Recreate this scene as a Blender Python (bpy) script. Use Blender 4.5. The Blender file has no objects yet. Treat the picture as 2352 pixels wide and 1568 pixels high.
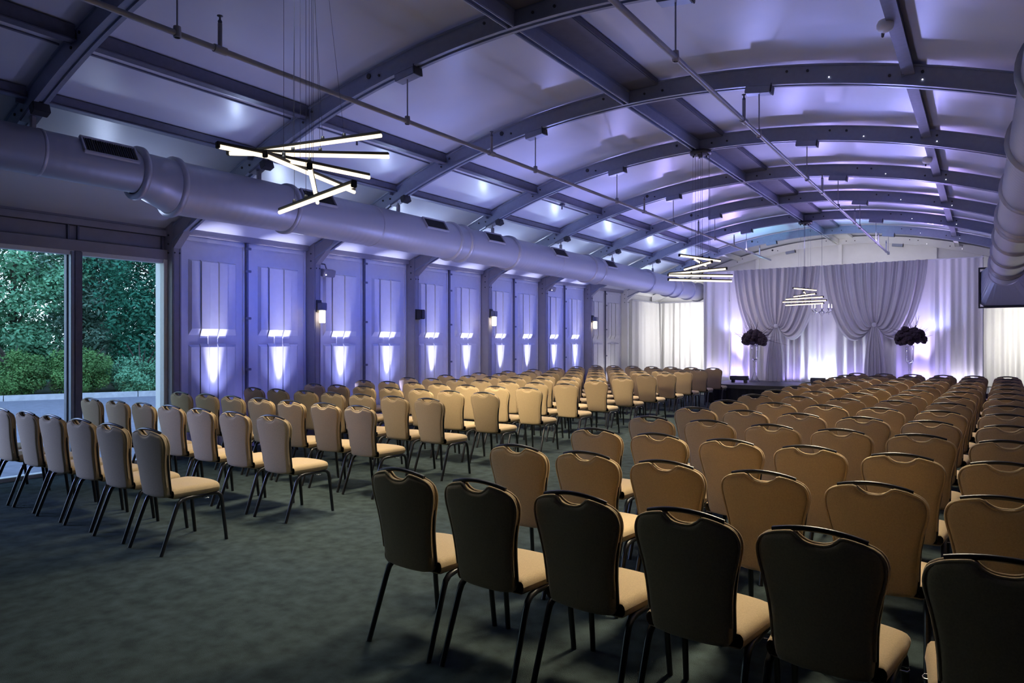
import bpy, bmesh, math, random
from mathutils import Vector, Matrix
random.seed(7)
S = bpy.context.scene
COL = S.collection
PI = math.pi

# ------------------------------------------------------------------ materials
def lin(r, g, b):
    f = lambda c: (c/255/12.92 if c/255 <= .04045 else ((c/255+.055)/1.055)**2.4)
    return (f(r), f(g), f(b), 1)

def mat(name, col, rough=.6, metal=0., spec=.5, noise=0., nscale=8., bump=0., bscale=60., stretch=None, trans=0., sheen=0., emit=None, estr=0.):
    m = bpy.data.materials.new(name); m.use_nodes = True
    nt = m.node_tree; b = nt.nodes['Principled BSDF']
    b.inputs['Base Color'].default_value = col
    b.inputs['Roughness'].default_value = rough
    b.inputs['Metallic'].default_value = metal
    b.inputs['Specular IOR Level'].default_value = spec
    if trans: b.inputs['Transmission Weight'].default_value = trans
    if sheen: b.inputs['Sheen Weight'].default_value = sheen
    if emit:
        b.inputs['Emission Color'].default_value = emit; b.inputs['Emission Strength'].default_value = estr
    tc = nt.nodes.new('ShaderNodeTexCoord'); src = tc.outputs['Object']
    if stretch:
        mp = nt.nodes.new('ShaderNodeMapping'); mp.inputs['Scale'].default_value = stretch
        nt.links.new(src, mp.inputs['Vector']); src = mp.outputs['Vector']
    if noise:
        n = nt.nodes.new('ShaderNodeTexNoise'); n.inputs['Scale'].default_value = nscale; n.inputs['Detail'].default_value = 5
        nt.links.new(src, n.inputs['Vector'])
        r = nt.nodes.new('ShaderNodeValToRGB'); nt.links.new(n.outputs['Fac'], r.inputs['Fac'])
        r.color_ramp.elements[0].position = .3; r.color_ramp.elements[1].position = .7
        r.color_ramp.elements[0].color = tuple(c*(1-noise) for c in col[:3])+(1,)
        r.color_ramp.elements[1].color = tuple(min(1, c*(1+noise)) for c in col[:3])+(1,)
        nt.links.new(r.outputs['Color'], b.inputs['Base Color'])
    if bump:
        n2 = nt.nodes.new('ShaderNodeTexNoise'); n2.inputs['Scale'].default_value = bscale; n2.inputs['Detail'].default_value = 3
        nt.links.new(src, n2.inputs['Vector'])
        bp = nt.nodes.new('ShaderNodeBump'); bp.inputs['Strength'].default_value = bump; bp.inputs['Distance'].default_value = .02
        nt.links.new(n2.outputs['Fac'], bp.inputs['Height']); nt.links.new(bp.outputs['Normal'], b.inputs['Normal'])
    return m

def wave_bump(m, scale, axis, strength, dist=.01):
    nt = m.node_tree; b = nt.nodes['Principled BSDF']
    tc = nt.nodes.new('ShaderNodeTexCoord'); w = nt.nodes.new('ShaderNodeTexWave')
    w.bands_direction = axis; w.inputs['Scale'].default_value = scale
    bp = nt.nodes.new('ShaderNodeBump'); bp.inputs['Strength'].default_value = strength; bp.inputs['Distance'].default_value = dist
    nt.links.new(tc.outputs['Object'], w.inputs['Vector']); nt.links.new(w.outputs['Fac'], bp.inputs['Height'])
    nt.links.new(bp.outputs['Normal'], b.inputs['Normal'])

def cloth_mat(name, col, translucency):
    m = bpy.data.materials.new(name); m.use_nodes = True
    nt = m.node_tree; out = nt.nodes['Material Output']; b = nt.nodes['Principled BSDF']
    b.inputs['Base Color'].default_value = col; b.inputs['Roughness'].default_value = .8; b.inputs['Sheen Weight'].default_value = .15
    t = nt.nodes.new('ShaderNodeBsdfTranslucent'); t.inputs['Color'].default_value = col
    mx = nt.nodes.new('ShaderNodeMixShader'); mx.inputs['Fac'].default_value = translucency
    n = nt.nodes.new('ShaderNodeTexNoise'); n.inputs['Scale'].default_value = 90
    bp = nt.nodes.new('ShaderNodeBump'); bp.inputs['Strength'].default_value = .1; bp.inputs['Distance'].default_value = .005
    nt.links.new(n.outputs['Fac'], bp.inputs['Height']); nt.links.new(bp.outputs['Normal'], b.inputs['Normal'])
    nt.links.new(b.outputs[0], mx.inputs[1]); nt.links.new(t.outputs[0], mx.inputs[2]); nt.links.new(mx.outputs[0], out.inputs['Surface'])
    return m

def glass_mat(name, tint=(1, 1, 1, 1), refl=1.0):
    m = bpy.data.materials.new(name); m.use_nodes = True
    nt = m.node_tree; out = nt.nodes['Material Output']; nt.nodes.remove(nt.nodes['Principled BSDF'])
    t = nt.nodes.new('ShaderNodeBsdfTransparent'); t.inputs['Color'].default_value = tint
    g = nt.nodes.new('ShaderNodeBsdfGlossy'); g.inputs['Roughness'].default_value = .02
    f = nt.nodes.new('ShaderNodeFresnel'); f.inputs['IOR'].default_value = 1.45
    mu = nt.nodes.new('ShaderNodeMath'); mu.operation = 'MULTIPLY'; mu.inputs[1].default_value = refl
    mx = nt.nodes.new('ShaderNodeMixShader')
    nt.links.new(f.outputs[0], mu.inputs[0]); nt.links.new(mu.outputs[0], mx.inputs['Fac'])
    nt.links.new(t.outputs[0], mx.inputs[1]); nt.links.new(g.outputs[0], mx.inputs[2]); nt.links.new(mx.outputs[0], out.inputs['Surface'])
    return m

M = {}
M['fabric'] = mat('chair fabric', (.49, .355, .19, 1), .85, noise=.10, nscale=160, bump=.12, bscale=420, sheen=.2)
M['black'] = mat('black metal', (.012, .012, .014, 1), .32, spec=.6, noise=.2, nscale=30)
M['chrome'] = mat('chrome clip', (.75, .75, .75, 1), .2, metal=1)
M['carpet'] = mat('carpet', (.046, .064, .064, 1), .95, spec=.1, noise=.34, nscale=9, bump=.5, bscale=260)
M['roof'] = mat('roof fabric', (.56, .58, .66, 1), .36, spec=.6, noise=.03, nscale=2, bump=.10, bscale=2.2)
M['alu'] = mat('aluminium beam', (.27, .30, .39, 1), .42, metal=.35, noise=.05, nscale=20)
M['alu_dark'] = mat('dark anodised beam', (.15, .155, .21, 1), .5, metal=.3, noise=.08, nscale=20)
M['plate'] = mat('ridge shade plate', (.075, .075, .10, 1), .6, noise=.1, nscale=10)  # dark tone carries the shade beside the ridge rails
M['bolt'] = mat('bolt', (.03, .03, .035, 1), .5)
M['wall'] = mat('wall panel paint', (.62, .62, .66, 1), .5, spec=.4, noise=.03, nscale=12)
M['fascia'] = mat('fascia paint', (.27, .26, .30, 1), .5, noise=.05, nscale=9)
M['gable'] = mat('gable vinyl', (.78, .78, .77, 1), .6, noise=.03, nscale=4)
M['duct'] = mat('painted spiral duct', (.40, .41, .48, 1), .40, metal=.25, spec=.5)
wave_bump(M['duct'], 3.2, 'Y', .12, .010)
M['duct_ring'] = mat('duct flange', (.40, .40, .46, 1), .4, metal=.3, noise=.05, nscale=20)
M['grille'] = mat('dark grille', (.045, .045, .06, 1), .6, noise=.2, nscale=90)
M['pipe'] = mat('painted pipe', (.38, .37, .42, 1), .4, metal=.2, noise=.04, nscale=20)
M['tube'] = mat('lit tube', (1, .9, .75, 1), .5, emit=(1, .82, .56, 1), estr=2.1)
M['shade'] = mat('lit sconce glass', (1, .95, .85, 1), .5, emit=(1, .84, .58, 1), estr=7)
M['candle'] = mat('lit candle bulb', (1, .9, .7, 1), .5, emit=(1, .9, .8, 1), estr=1.3)
M['led'] = mat('small led', (1, 1, 1, 1), .5, emit=(.9, .85, 1, 1), estr=3)
M['white'] = mat('white plastic', (.75, .75, .77, 1), .4, noise=.03, nscale=30)
M['sheer'] = cloth_mat('sheer backdrop cloth', (.80, .78, .80, 1), .30)
M['swag'] = cloth_mat('silver swag cloth', (.46, .445, .47, 1), .25)
M['curtain'] = cloth_mat('white curtain cloth', (.84, .83, .80, 1), .3)
M['stage'] = mat('stage deck', (.035, .035, .042, 1), .45, noise=.15, nscale=14)
M['skirt'] = mat('black stage skirt', (.010, .010, .012, 1), .9, noise=.2, nscale=30)
M['boxmat'] = mat('black equipment case', (.012, .012, .014, 1), .5, noise=.2, nscale=20)
M['flower'] = mat('dark burgundy blooms', (.022, .013, .019, 1), .85, spec=.2, noise=.5, nscale=25)
M['twig'] = mat('dark twig', (.05, .035, .04, 1), .8, noise=.3, nscale=40)
M['crystal'] = glass_mat('vase glass', (.985, .985, 1, 1), .6)
M['pane'] = glass_mat('window pane', (.93, .97, .97, 1), .5)
M['silver'] = mat('mirror silver', (.6, .6, .66, 1), .12, metal=1)
M['asphalt'] = mat('asphalt', (.16, .17, .22, 1), .9, noise=.15, nscale=6, bump=.2, bscale=90)
M['kerb'] = mat('kerb stone', (.45, .46, .50, 1), .85, noise=.15, nscale=7)
M['soil'] = mat('planted bank', (.03, .05, .03, 1), .95, noise=.4, nscale=3)
M['bark'] = mat('bark', (.06, .05, .04, 1), .9, noise=.3, nscale=14)
def leafm(n, c): return mat(n, c, .65, spec=.25, noise=.35, nscale=1.6)
M['leaf_a'] = leafm('soft green leaves', (.15, .38, .22, 1))
M['leaf_b'] = leafm('deep green leaves', (.030, .16, .10, 1))
M['leaf_c'] = leafm('grey green leaves', (.20, .36, .28, 1))
M['leaf_d'] = leafm('yellow green leaves', (.11, .25, .075, 1))

# ------------------------------------------------------------------ mesh helper
class MB:
    def __init__(self): self.v = []; self.f = []; self.smooth = []
    def add(self, vs, fs, sm=False):
        o = len(self.v); self.v += [tuple(p) for p in vs]
        for f in fs: self.f.append(tuple(i+o for i in f)); self.smooth.append(sm)
        return self
    def box(self, x0, x1, y0, y1, z0, z1, mtx=None):
        vs = [Vector((x, y, z)) for z in (z0, z1) for y in (y0, y1) for x in (x0, x1)]
        if mtx: vs = [mtx @ p for p in vs]
        return self.add(vs, [(0, 2, 3, 1), (4, 5, 7, 6), (0, 1, 5, 4), (2, 6, 7, 3), (0, 4, 6, 2), (1, 3, 7, 5)])
    def bbox(self, x0, x1, y0, y1, z0, z1, b=.01, mtx=None):
        """box with chamfered edges"""
        bm = bmesh.new(); bmesh.ops.create_cube(bm, size=1)
        bmesh.ops.scale(bm, vec=(x1-x0, y1-y0, z1-z0), verts=bm.verts)
        bmesh.ops.translate(bm, vec=((x0+x1)/2, (y0+y1)/2, (z0+z1)/2), verts=bm.verts)
        bmesh.ops.bevel(bm, geom=list(bm.edges), offset=b, segments=2, affect='EDGES')
        if mtx: bm.transform(mtx)
        bm.verts.index_update()
        self.add([v.co.copy() for v in bm.verts], [[v.index for v in f.verts] for f in bm.faces]); bm.free()
        return self
    def tube(self, pts, r, n=8, cap=True, flat=1.0):
        pts = [Vector(p) for p in pts]; rs = r if isinstance(r, (list, tuple)) else [r]*len(pts)
        rings = []; up = None
        for i, p in enumerate(pts):
            d = (pts[min(i+1, len(pts)-1)]-pts[max(i-1, 0)])
            d = d.normalized() if d.length > 1e-9 else Vector((0, 0, 1))
            if up is None:
                up = Vector((0, 0, 1)) if abs(d.z) < .9 else Vector((0, 1, 0))
            a = up-d*up.dot(d); a.normalize(); up = a; b = d.cross(a)
            rings.append([p+(a*math.cos(2*PI*k/n)+b*math.sin(2*PI*k/n)*flat)*rs[i] for k in range(n)])
        vs = [q for g in rings for q in g]; fs = []
        for i in range(len(pts)-1):
            for k in range(n):
                fs.append((i*n+k, i*n+(k+1) % n, (i+1)*n+(k+1) % n, (i+1)*n+k))
        self.add(vs, fs, True)
        if cap:
            self.add(rings[0], [tuple(range(n))[::-1]]); self.add(rings[-1], [tuple(range(n))])
        return self
    def lathe(self, prof, n=20, c=(0, 0, 0), axis='Z', sm=True):
        """prof: (radius, height[, offset_z of the centre])"""
        vs = []; fs = []
        for q in prof:
            r, h = q[0], q[1]; oz = q[2] if len(q) > 2 else 0
            for k in range(n):
                a = 2*PI*k/n
                if axis == 'Z': vs.append((c[0]+r*math.cos(a), c[1]+r*math.sin(a), c[2]+h))
                else: vs.append((c[0]+r*math.cos(a), c[1]+h, c[2]+oz+r*math.sin(a)))
        for i in range(len(prof)-1):
            for k in range(n):
                f = (i*n+k, i*n+(k+1) % n, (i+1)*n+(k+1) % n, (i+1)*n+k)
                fs.append(f if axis == 'Z' else f[::-1])
        return self.add(vs, fs, sm)
    def grid(self, P, nu, nv, sm=True):
        vs = [P(i/nu, j/nv) for j in range(nv+1) for i in range(nu+1)]
        fs = [(j*(nu+1)+i, j*(nu+1)+i+1, (j+1)*(nu+1)+i+1, (j+1)*(nu+1)+i) for j in range(nv) for i in range(nu)]
        return self.add(vs, fs, sm)
    def build(self, name, m, parent=None):
        me = bpy.data.meshes.new(name); me.from_pydata(self.v, [], self.f)
        me.polygons.foreach_set('use_smooth', self.smooth); me.materials.append(m); me.update()
        o = bpy.data.objects.new(name, me); COL.objects.link(o)
        if parent: o.parent = parent
        return o

def empty(name, loc=(0, 0, 0), rz=0):
    o = bpy.data.objects.new(name, None); o.empty_display_size = .1; COL.objects.link(o)
    o.location = loc; o.rotation_euler = (0, 0, rz); return o
def tag(o, label, cat, group=None, kind=None):
    o['label'] = label; o['category'] = cat
    if group: o['group'] = group
    if kind: o['kind'] = kind
    return o
def struct(o, label=None):
    o['kind'] = 'structure'
    if label: o['label'] = label; o['category'] = 'structure'
    return o
def copy_tree(o, parent=None):
    c = o.copy(); COL.objects.link(c)
    if parent: c.parent = parent
    for ch in list(o.children): copy_tree(ch, c)
    return c
ORD = ['first', 'second', 'third', 'fourth', 'fifth', 'sixth', 'seventh', 'eighth', 'ninth', 'tenth', 'eleventh', 'twelfth', 'thirteenth', 'fourteenth']

# ------------------------------------------------------------------ room constants
WX = -9.18                      # inner face of the panel wall on the window side
RX = 2.34                       # opposite wall
CX = -3.42                      # ridge line
def ybay(k): return 5.07+2.385*k
YB, YE = -4.4, ybay(7)          # back wall and gable wall
ZC = -6.2
def prof(x, R):
    """height of a concentric roof arc: round in the middle, straight towards the eaves"""
    d = abs(x-CX); d0 = 4.0
    if d <= d0: return ZC+math.sqrt(R*R-d*d)
    zb = math.sqrt(R*R-d0*d0); return ZC+zb-(d-d0)*d0/zb

# ------------------------------------------------------------------ floor / shell
fl = MB().box(WX-.05, RX+.1, YB-.1, YE+.1, -.12, 0).build('floor', M['carpet']); struct(fl)
xs = [WX-.25+(RX+.5-WX)*i/56 for i in range(57)]
ro = MB(); n = len(xs)
top = [(x, prof(x, 10.82)) for x in xs]
vs = []
ys = [YB-.1+(YE+.3-YB)*j/40 for j in range(41)]
for y in ys:
    for x, z in top: vs.append((x, y, z))
o1 = len(vs)
for y in ys:
    for x, z in top: vs.append((x, y, z+.06))
fs = []
for j in range(40):
    for i in range(n-1):
        a = j*n+i; fs.append((a, a+n, a+n+1, a+1)); b = a+o1; fs.append((b, b+1, b+n+1, b+n))
ro.add(vs, fs, True)
struct(ro.build('ceiling', M['roof']))
struct(MB().box(RX, RX+.12, YB-.1, YE+.1, 0, 3.3).build('wall_right', M['alu_dark']))
bw = MB(); bwv = [(WX-.2, YB, 0), (RX+.1, YB, 0)]+[(x, YB, z+.03) for x, z in reversed(top)]
bw.add(bwv, [tuple(range(len(bwv)))]); bw.add([(x, y-.1, z) for x, y, z in bwv], [tuple(range(len(bwv)))[::-1]])
struct(bw.build('wall_back', M['alu_dark']))
gw = MB(); gwv = [(WX-.2, YE, 0), (RX+.1, YE, 0)]+[(x, YE, z+.03) for x, z in reversed(top)]
gw.add(gwv, [tuple(range(len(gwv)))]); gw.add([(x, y+.1, z) for x, y, z in gwv], [tuple(range(len(gwv)))[::-1]])
struct(gw.build('wall_gable', M['gable']))
for i, (gx) in enumerate((CX-2.33, CX, CX+2.33)):
    p = MB().bbox(gx-.05, gx+.05, YE-.12, YE, 0, prof(gx, 10.60), .008).build('trim_%d' % (i+1), M['gable']); struct(p)

# left wall slab behind the panels and the header above the glass
struct(MB().box(WX-.14, WX-.05, ybay(0), YE+.1, 0, 3.34).build('wall_left', M['wall']))
y0, y1 = YB, ybay(0)
hd = MB()
for a, b, d in ((3.22, 3.34, .10), (3.11, 3.22, .02), (3.03, 3.11, .06), (2.84, 3.03, .00), (2.71, 2.84, .09)):
    hd.box(WX-.14, WX+d-.04, y0, y1-.001, a, b)
hdo = struct(hd.build('wall_header', M['fascia']))
pf = MB()
for k in range(-4, 0):
    a = ybay(k)
    for yy in (a+.06, a+1.22, ):
        for (s0, s1) in ((yy, yy+.02), (yy+1.05, yy+1.07)):
            if s1 < y1: pf.box(WX-.06, WX+.0, s0, s1, 2.84, 3.03)
pf.build('frame', M['alu_dark'], hdo)
sm = MB()
for zz, d in ((3.22, .062), (3.11, .024), (3.03, .024), (2.84, .052)): sm.box(WX-.05, WX+d-.02, YB, ybay(0)-.07, zz-.006, zz+.006)
sm.build('seam', M['bolt'], hdo)

# eave beam above the panels
for k in range(0, 7):
    struct(MB().bbox(WX-.05, WX+.05, ybay(k)+.075, ybay(k+1)-.075, 3.09, 3.30, .012).build('eave_beam', M['fascia'] if k < 6 else M['gable']))

# columns
for k in range(-3, 8):
    y = ybay(k); m = M['fascia'] if k < 6 else M['gable']
    cb = MB(); cb.bbox(WX-.05, WX+.17, y-.065, y+.065, 0, 3.24, .01)
    cb.box(WX+.171, WX+.176, y-.045, y-.035, 0, 3.2); cb.box(WX+.171, WX+.176, y+.035, y+.045, 0, 3.2)
    c = struct(cb.build('wall_column', m), ORD[max(k, 0)]+' wall column counted from the window, metal post against the panels' if 0 <= k < 7 else None)
    if k >= 0:
        kn = MB(); v = [(WX+.17, y-.05, 2.86), (WX+.17, y-.05, 3.2), (WX+.60, y-.05, 3.33), (WX+.60, y-.05, 3.2)]
        kn.add(v+[(a, b+.1, cc) for a, b, cc in v], [(0, 1, 2, 3)[::-1], (4, 5, 6, 7), (0, 3, 7, 4), (1, 5, 6, 2), (2, 6, 7, 3), (0, 4, 5, 1)])
        kn.build('knee_brace', m, c)
        bl = MB()
        for zz in (2.80, 2.92, 3.04):
            for yy in (-.035, .035):
                bl.tube([(WX+.168, y+yy, zz), (WX+.182, y+yy, zz)], .011, 6)
            bl.tube([(WX+.08, y-.063, zz), (WX+.08, y-.078, zz)], .012, 6)
        bl.build('bolt', M['bolt'], c)

# windows (glass down to the floor)
for i, k in enumerate((-1, -2)):
    a, b = ybay(k)+.066, ybay(k+1)-.066
    w = MB(); w.box(WX-.09, WX+.05, a, a+.05, 0, 2.71); w.box(WX-.16, WX+.05, b-.05, b, 0, 2.71)
    w.box(WX-.08, WX+.03, a+.05, b-.05, 0, .045); w.box(WX-.08, WX+.03, a+.05, b-.05, 2.66, 2.71)
    w = w.build('window_%d' % (i+1), M['white']); struct(w)
    mid = (a+b)/2
    mu = MB(); mu.bbox(WX-.10, WX-.02, mid-.085, mid+.085, 0, 2.71, .006); mu.bbox(WX-.02, WX+.05, mid-.03, mid+.065, 0, 2.71, .01)
    mu.build('mullion', M['alu_dark'], w)
    MB().bbox(WX-.019, WX+.056, mid-.07, mid-.032, .001, 2.70, .006).build('mullion_cover', M['alu'], w)
    for s0, s1 in ((a+.05, mid-.085), (mid+.085, b-.05)):
        MB().box(WX-.045, WX-.038, s0, s1, .045, 2.66).build('pane', M['pane'], w)

struct(MB().box(WX-.14, WX-.02, YB-.1, ybay(-2)-.066, 0, 2.71).build('wall_left', M['alu_dark']))
# embossed wall panels, two per bay
def relief(mb, ya, yb, za, zb, ribs, bt, bb, dep=(.040, .058)):
    """a proud ribbed field on the wall with bevelled top and bottom ends"""
    w = (yb-ya)/ribs; x0 = WX-.045
    for i in range(ribs):
        d = dep[i % 2]
        a, b = ya+i*w+.006, ya+(i+1)*w-.006
        eb = .05 if i == 0 else 0; ee = .05 if i == ribs-1 else 0
        f = d/dep[1]
        v = [(x0, a-eb*f, za-bb*f), (x0, b+ee*f, za-bb*f), (x0, b+ee*f, zb+bt*f), (x0, a-eb*f, zb+bt*f),
             (x0+d, a, za), (x0+d, b, za), (x0+d, b, zb), (x0+d, a, zb)]
        mb.add(v, [(4, 5, 6, 7), (0, 1, 5, 4), (2, 3, 7, 6), (1, 2, 6, 5), (3, 0, 4, 7)])
for k in range(0, 6):
    for hlf in (0, 1):
        a = ybay(k)+.07+hlf*1.1225; b = a+1.1225-(.0 if hlf else 0)
        pn = MB(); pn.box(WX-.05, WX-.045, a, b, 0, 3.09)
        for e0, e1 in ((a+.022, a+.055), (b-.055, b-.022)): pn.box(WX-.045, WX-.030, e0, e1, .0, 3.07)
        pn.box(WX-.045, WX-.022, a+.055, b-.055, 3.02, 3.06)
        relief(pn, a+.24, b-.19, 1.78, 2.74, 5, .03, .13)
        relief(pn, a+.24, b-.19, .10, 1.52, 5, .05, .05, (.022, .034))
        pm = M['wall']
        o = struct(pn.build('wall_panel', pm), '%s embossed wall panel counted from the glass, %s' % (ORD[2*k+hlf], 'lit grey white at the far end' if k == 5 else 'lit blue by a low spotlight'))
    ym = ybay(k)+.07+1.1225
    struct(MB().bbox(WX-.045, WX+.012, ym-.018, ym+.018, 0, 3.09, .006).build('wall_mullion_trim', M['alu_dark']))
    mm = bpy.data.objects[-1] if False else None
    cl = MB()
    for zz in (.75, 1.18, 1.95, 2.66, 3.0):
        cl.bbox(WX+.010, WX+.035, ym-.05, ym+.05, zz-.018, zz+.018, .005)
    c = cl.build('panel_latch', M['alu_dark']); c['kind'] = 'structure'

# ------------------------------------------------------------------ roof arches, purlins
def arc_solid(mb, y0, y1, R0, R1, xa, xb, N=56):
    vs = []
    for i in range(N+1):
        x = xa+(xb-xa)*i/N
        vs += [(x, y0, prof(x, R0)), (x, y1, prof(x, R0)), (x, y1, prof(x, R1)), (x, y0, prof(x, R1))]
    fs = []
    for i in range(N):
        a = i*4; b = a+4
        fs += [(a, b, b+1, a+1), (a+1, b+1, b+2, a+2), (a+2, b+2, b+3, a+3), (a+3, b+3, b, a)]
    mb.add(vs, fs)
for k in range(-4, 8):
    y = ybay(k)
    if k == 7: y -= .17
    if k == -4: y = -4.2
    mb = MB(); arc_solid(mb, y-.045, y+.045, 10.612, 10.77, WX+.02, RX-.02)
    arc_solid(mb, y-.058, y-.020, 10.592, 10.614, WX+.02, RX-.02); arc_solid(mb, y+.020, y+.058, 10.592, 10.614, WX+.02, RX-.02)
    arc_solid(mb, y-.058, y+.058, 10.768, 10.785, WX+.02, RX-.02)
    vis = -1 <= k <= 7
    a = struct(mb.build('arch_beam', M['alu'] if k < 7 else M['gable']), 'curved roof arch, %s from the camera end of the hall' % ORD[k+1] if vis else None)
    if vis:
        bt = MB()
        for dx in (-5.0, -4.05, -3.9, -2.9, -2.75, -1.85, -1.7, -.35, -.18, .18, .4, 1.75, 1.95, 2.68, 2.95, 3.9, 4.1):
            x = CX+dx; z = prof(x, 10.69)+(.03 if int(dx*100) % 2 else -.02)
            bt.tube([(x, y-.043, z), (x, y-.056, z)], .014 if abs(dx) != 1.85 else .03, 7)
        bt.build('bolt', M['bolt'], a)
        if k >= 0:
            ld = MB()
            for dx in (2.15, 2.95):
                x = CX+dx; z = prof(x, 10.65); ld.lathe([(0, -.006), (.0065, -.003), (.0065, .003), (0, .006)], 6, (x, y-.055, z))
            ld.build('indicator_dot', M['led'], a)
        for bx in (CX-1.35, CX+1.46):
            zb = prof(bx, 10.592); sl = -(bx-CX)/(zb-ZC)
            T = Matrix.Translation((bx, y, zb)) @ Matrix.Rotation(-math.atan(sl), 4, 'Y')
            b = MB().bbox(-.13, .13, -.06, .06, -.075, .0, .006, T).build('junction_box', M['alu'], a)
            MB().bbox(.131, .145, -.062, .062, -.078, .02, .004, T).build('end_plate', M['bolt'], b)
        for bx in (CX-3.78, CX+3.78):
            zb = prof(bx, 10.592); sl = -(bx-CX)/(zb-ZC)
            T = Matrix.Translation((bx, y, zb)) @ Matrix.Rotation(-math.atan(sl), 4, 'Y')
            b = MB().bbox(-.12, .12, -.07, .07, -.03, .0, .006, T).build('hanger_bracket', M['alu_dark'], a)
            MB().bbox(.10, .19, -.07, .07, -.09, -.0, .006, T).build('end_plate', M['bolt'], b)

for k in range(-4, 7):
    y0, y1 = ybay(k)+.05, ybay(k+1)-.05
    if k == -4: y0 = -4.1
    vis = -2 <= k
    m = M['alu'] if k < 6 else M['gable']
    for dx in (-3.80, -2.84, 2.84, 3.80):
        x = CX+dx; z = prof(x, 10.82)
        hp = .10 if abs(dx) > 3 else .13
        mb = MB(); mb.bbox(x-.035, x+.035, y0, y1, z-hp, z-.005, .008); mb.box(x-.05, x+.05, y0, y1, z-hp-.012, z-hp-.001)
        mb.box(x-.06, x-.036, y0, y0+.06, z-.15, z-.02); mb.box(x-.06, x-.036, y1-.06, y1, z-.15, z-.02)
        pu = struct(mb.build('purlin_beam', M['alu_dark'] if k < 6 else m))
        if dx == -2.84 and k < 5:
            xc = CX-3.12; zz = prof(xc, 10.82)-.012
            MB().tube([(xc, y0, zz), (xc, y1, zz)], .010, 6).build('conduit', M['alu_dark'], pu)
    z = prof(CX, 10.82)
    mb = MB()
    mb.bbox(CX-.10, CX-.075, y0, y1, z-.23, z-.10, .006); mb.bbox(CX-.035, CX-.010, y0, y1, z-.23, z-.10, .006)
    mb.box(CX-.10, CX-.01, y0, y1, z-.10, z-.06)
    rb = struct(mb.build('ridge_beam', m))
    web = MB(); web.bbox(CX-.005, CX+.35, y0, y1, z-.085, z-.012, .01)  # dark plate put where the roof beside the rails lies in shade
    web.build('ridge_shade_plate', M['plate'] if k < 6 else m, rb)

# ------------------------------------------------------------------ air ducts
def make_duct(name, segs, cx_of, rings, regs, side, label, hang):
    root = empty(name, (0, 0, 0))
    tag(root, label, 'duct', 'exposed round air ducts')
    bd = MB()
    bd.lathe([(r, y, z) for y, r, z in segs], 36, (0, 0, 0), 'Y')
    nb = []
    for (x, y, z) in bd.v: nb.append((x+cx_of(y), y, z))
    bd.v = nb
    bd.build('duct_body', M['duct'], root)
    def at(y):
        for (ya, ra, za), (yb, rb, zb) in zip(segs, segs[1:]):
            if ya <= y <= yb:
                t = (y-ya)/max(1e-6, yb-ya); return ra+(rb-ra)*t, za+(zb-za)*t
        return segs[-1][1:]
    for y, ex in rings:
        r, z = at(y); w = .018 if ex < .02 else .03
        MB().lathe([(r-.004, -w), (r+ex, -w*.7), (r+ex, w*.7), (r-.004, w)], 36, (cx_of(y), y, z), 'Y').build('flange_ring', M['duct_ring'], root)
    for y, L in regs:
        r, z = at(y); ph = math.radians(34)
        ca, sa = math.cos(ph)*side, math.sin(ph)
        c = Vector((cx_of(y)+ca*(r-.012), y, z+sa*(r-.012)))
        T = Matrix.Translation(c) @ Matrix(((ca, 0, -sa*side, 0), (0, 1, 0, 0), (sa, 0, math.cos(ph), 0), (0, 0, 0, 1)))
        fr = MB(); h = .105
        fr.bbox(0, .035, -L/2, L/2, -h, -h+.022, .004, T); fr.bbox(0, .035, -L/2, L/2, h-.022, h, .004, T)
        fr.bbox(0, .035, -L/2, -L/2+.022, -h+.02, h-.02, .004, T); fr.bbox(0, .035, L/2-.022, L/2, -h+.02, h-.02, .004, T)
        fo = fr.build('register', M['duct_ring'], root)
        g = MB(); g.box(.001, .014, -L/2+.02, L/2-.02, -h+.02, h-.02, T)
        for q in range(int(L/.022)-2):
            yy = -L/2+.03+q*.022; g.box(.014, .026, yy, yy+.006, -h+.02, h-.02, T)
        g.build('grille', M['grille'], fo)
    for y in hang:
        r, z = at(y); x = cx_of(y); zt = prof(x, 10.592)-.03
        st = MB(); st.tube([(x, y, zt), (x, y, z+r)], .008, 6); st.bbox(x-.025, x+.025, y-.02, y+.02, z+r-.01, z+r+.11, .005)
        st.build('hanger', M['pipe'], root)
    return root, at
segsL = [(-4.2, .215, 3.36), (3.60, .215, 3.345), (3.62, .225, 3.335), (3.98, .290, 3.26), (5.45, .285, 3.26), (8.6, .285, 3.235), (13.3, .28, 3.20), (16.6, .275, 3.16), (19.4, .26, 3.11), (YE-.34, .26, 3.09), (YE-.34, 0, 3.09)]
make_duct('air_duct', segsL, lambda y: -7.20, [(2.72, .006), (3.62, .05), (3.99, .035), (5.45, .03), (6.9, .006), (8.62, .035), (8.90, .035), (10.29, .035), (11.9, .006), (13.3, .035), (13.75, .035), (16.5, .035), (17.95, .035), (18.5, .035), (19.5, .03), (20.4, .03)],
          [(3.28, .52), (5.78, .52), (8.03, .52), (9.58, .5), (11.8, .52), (14.05, .5)], 1, 'long round grey duct over the embossed wall, with grilles', [ybay(k) for k in range(-1, 7)])
segsR = [(-4.2, .29, 3.32), (4.0, .29, 3.30), (8.0, .285, 3.22), (12, .28, 3.16), (17.05, .27, 3.0), (17.06, .27, 3.0)]
dr, atR = make_duct('air_duct', segsR, lambda y: .50-(y-3)*.0105, [(4.15, .03), (5.3, .035), (7.0, .035), (8.9, .03), (10.6, .035), (11.0, .03), (12.4, .035), (14.0, .03), (15.4, .04), (15.75, .04), (16.95, .02)],
          [], 1, 'round grey duct running overhead on the right, ending in a square hood', [ybay(k) for k in range(-1, 5)])
cx = .50-14*.0105
hood = MB(); N = 36; ring = []; sq = []
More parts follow.
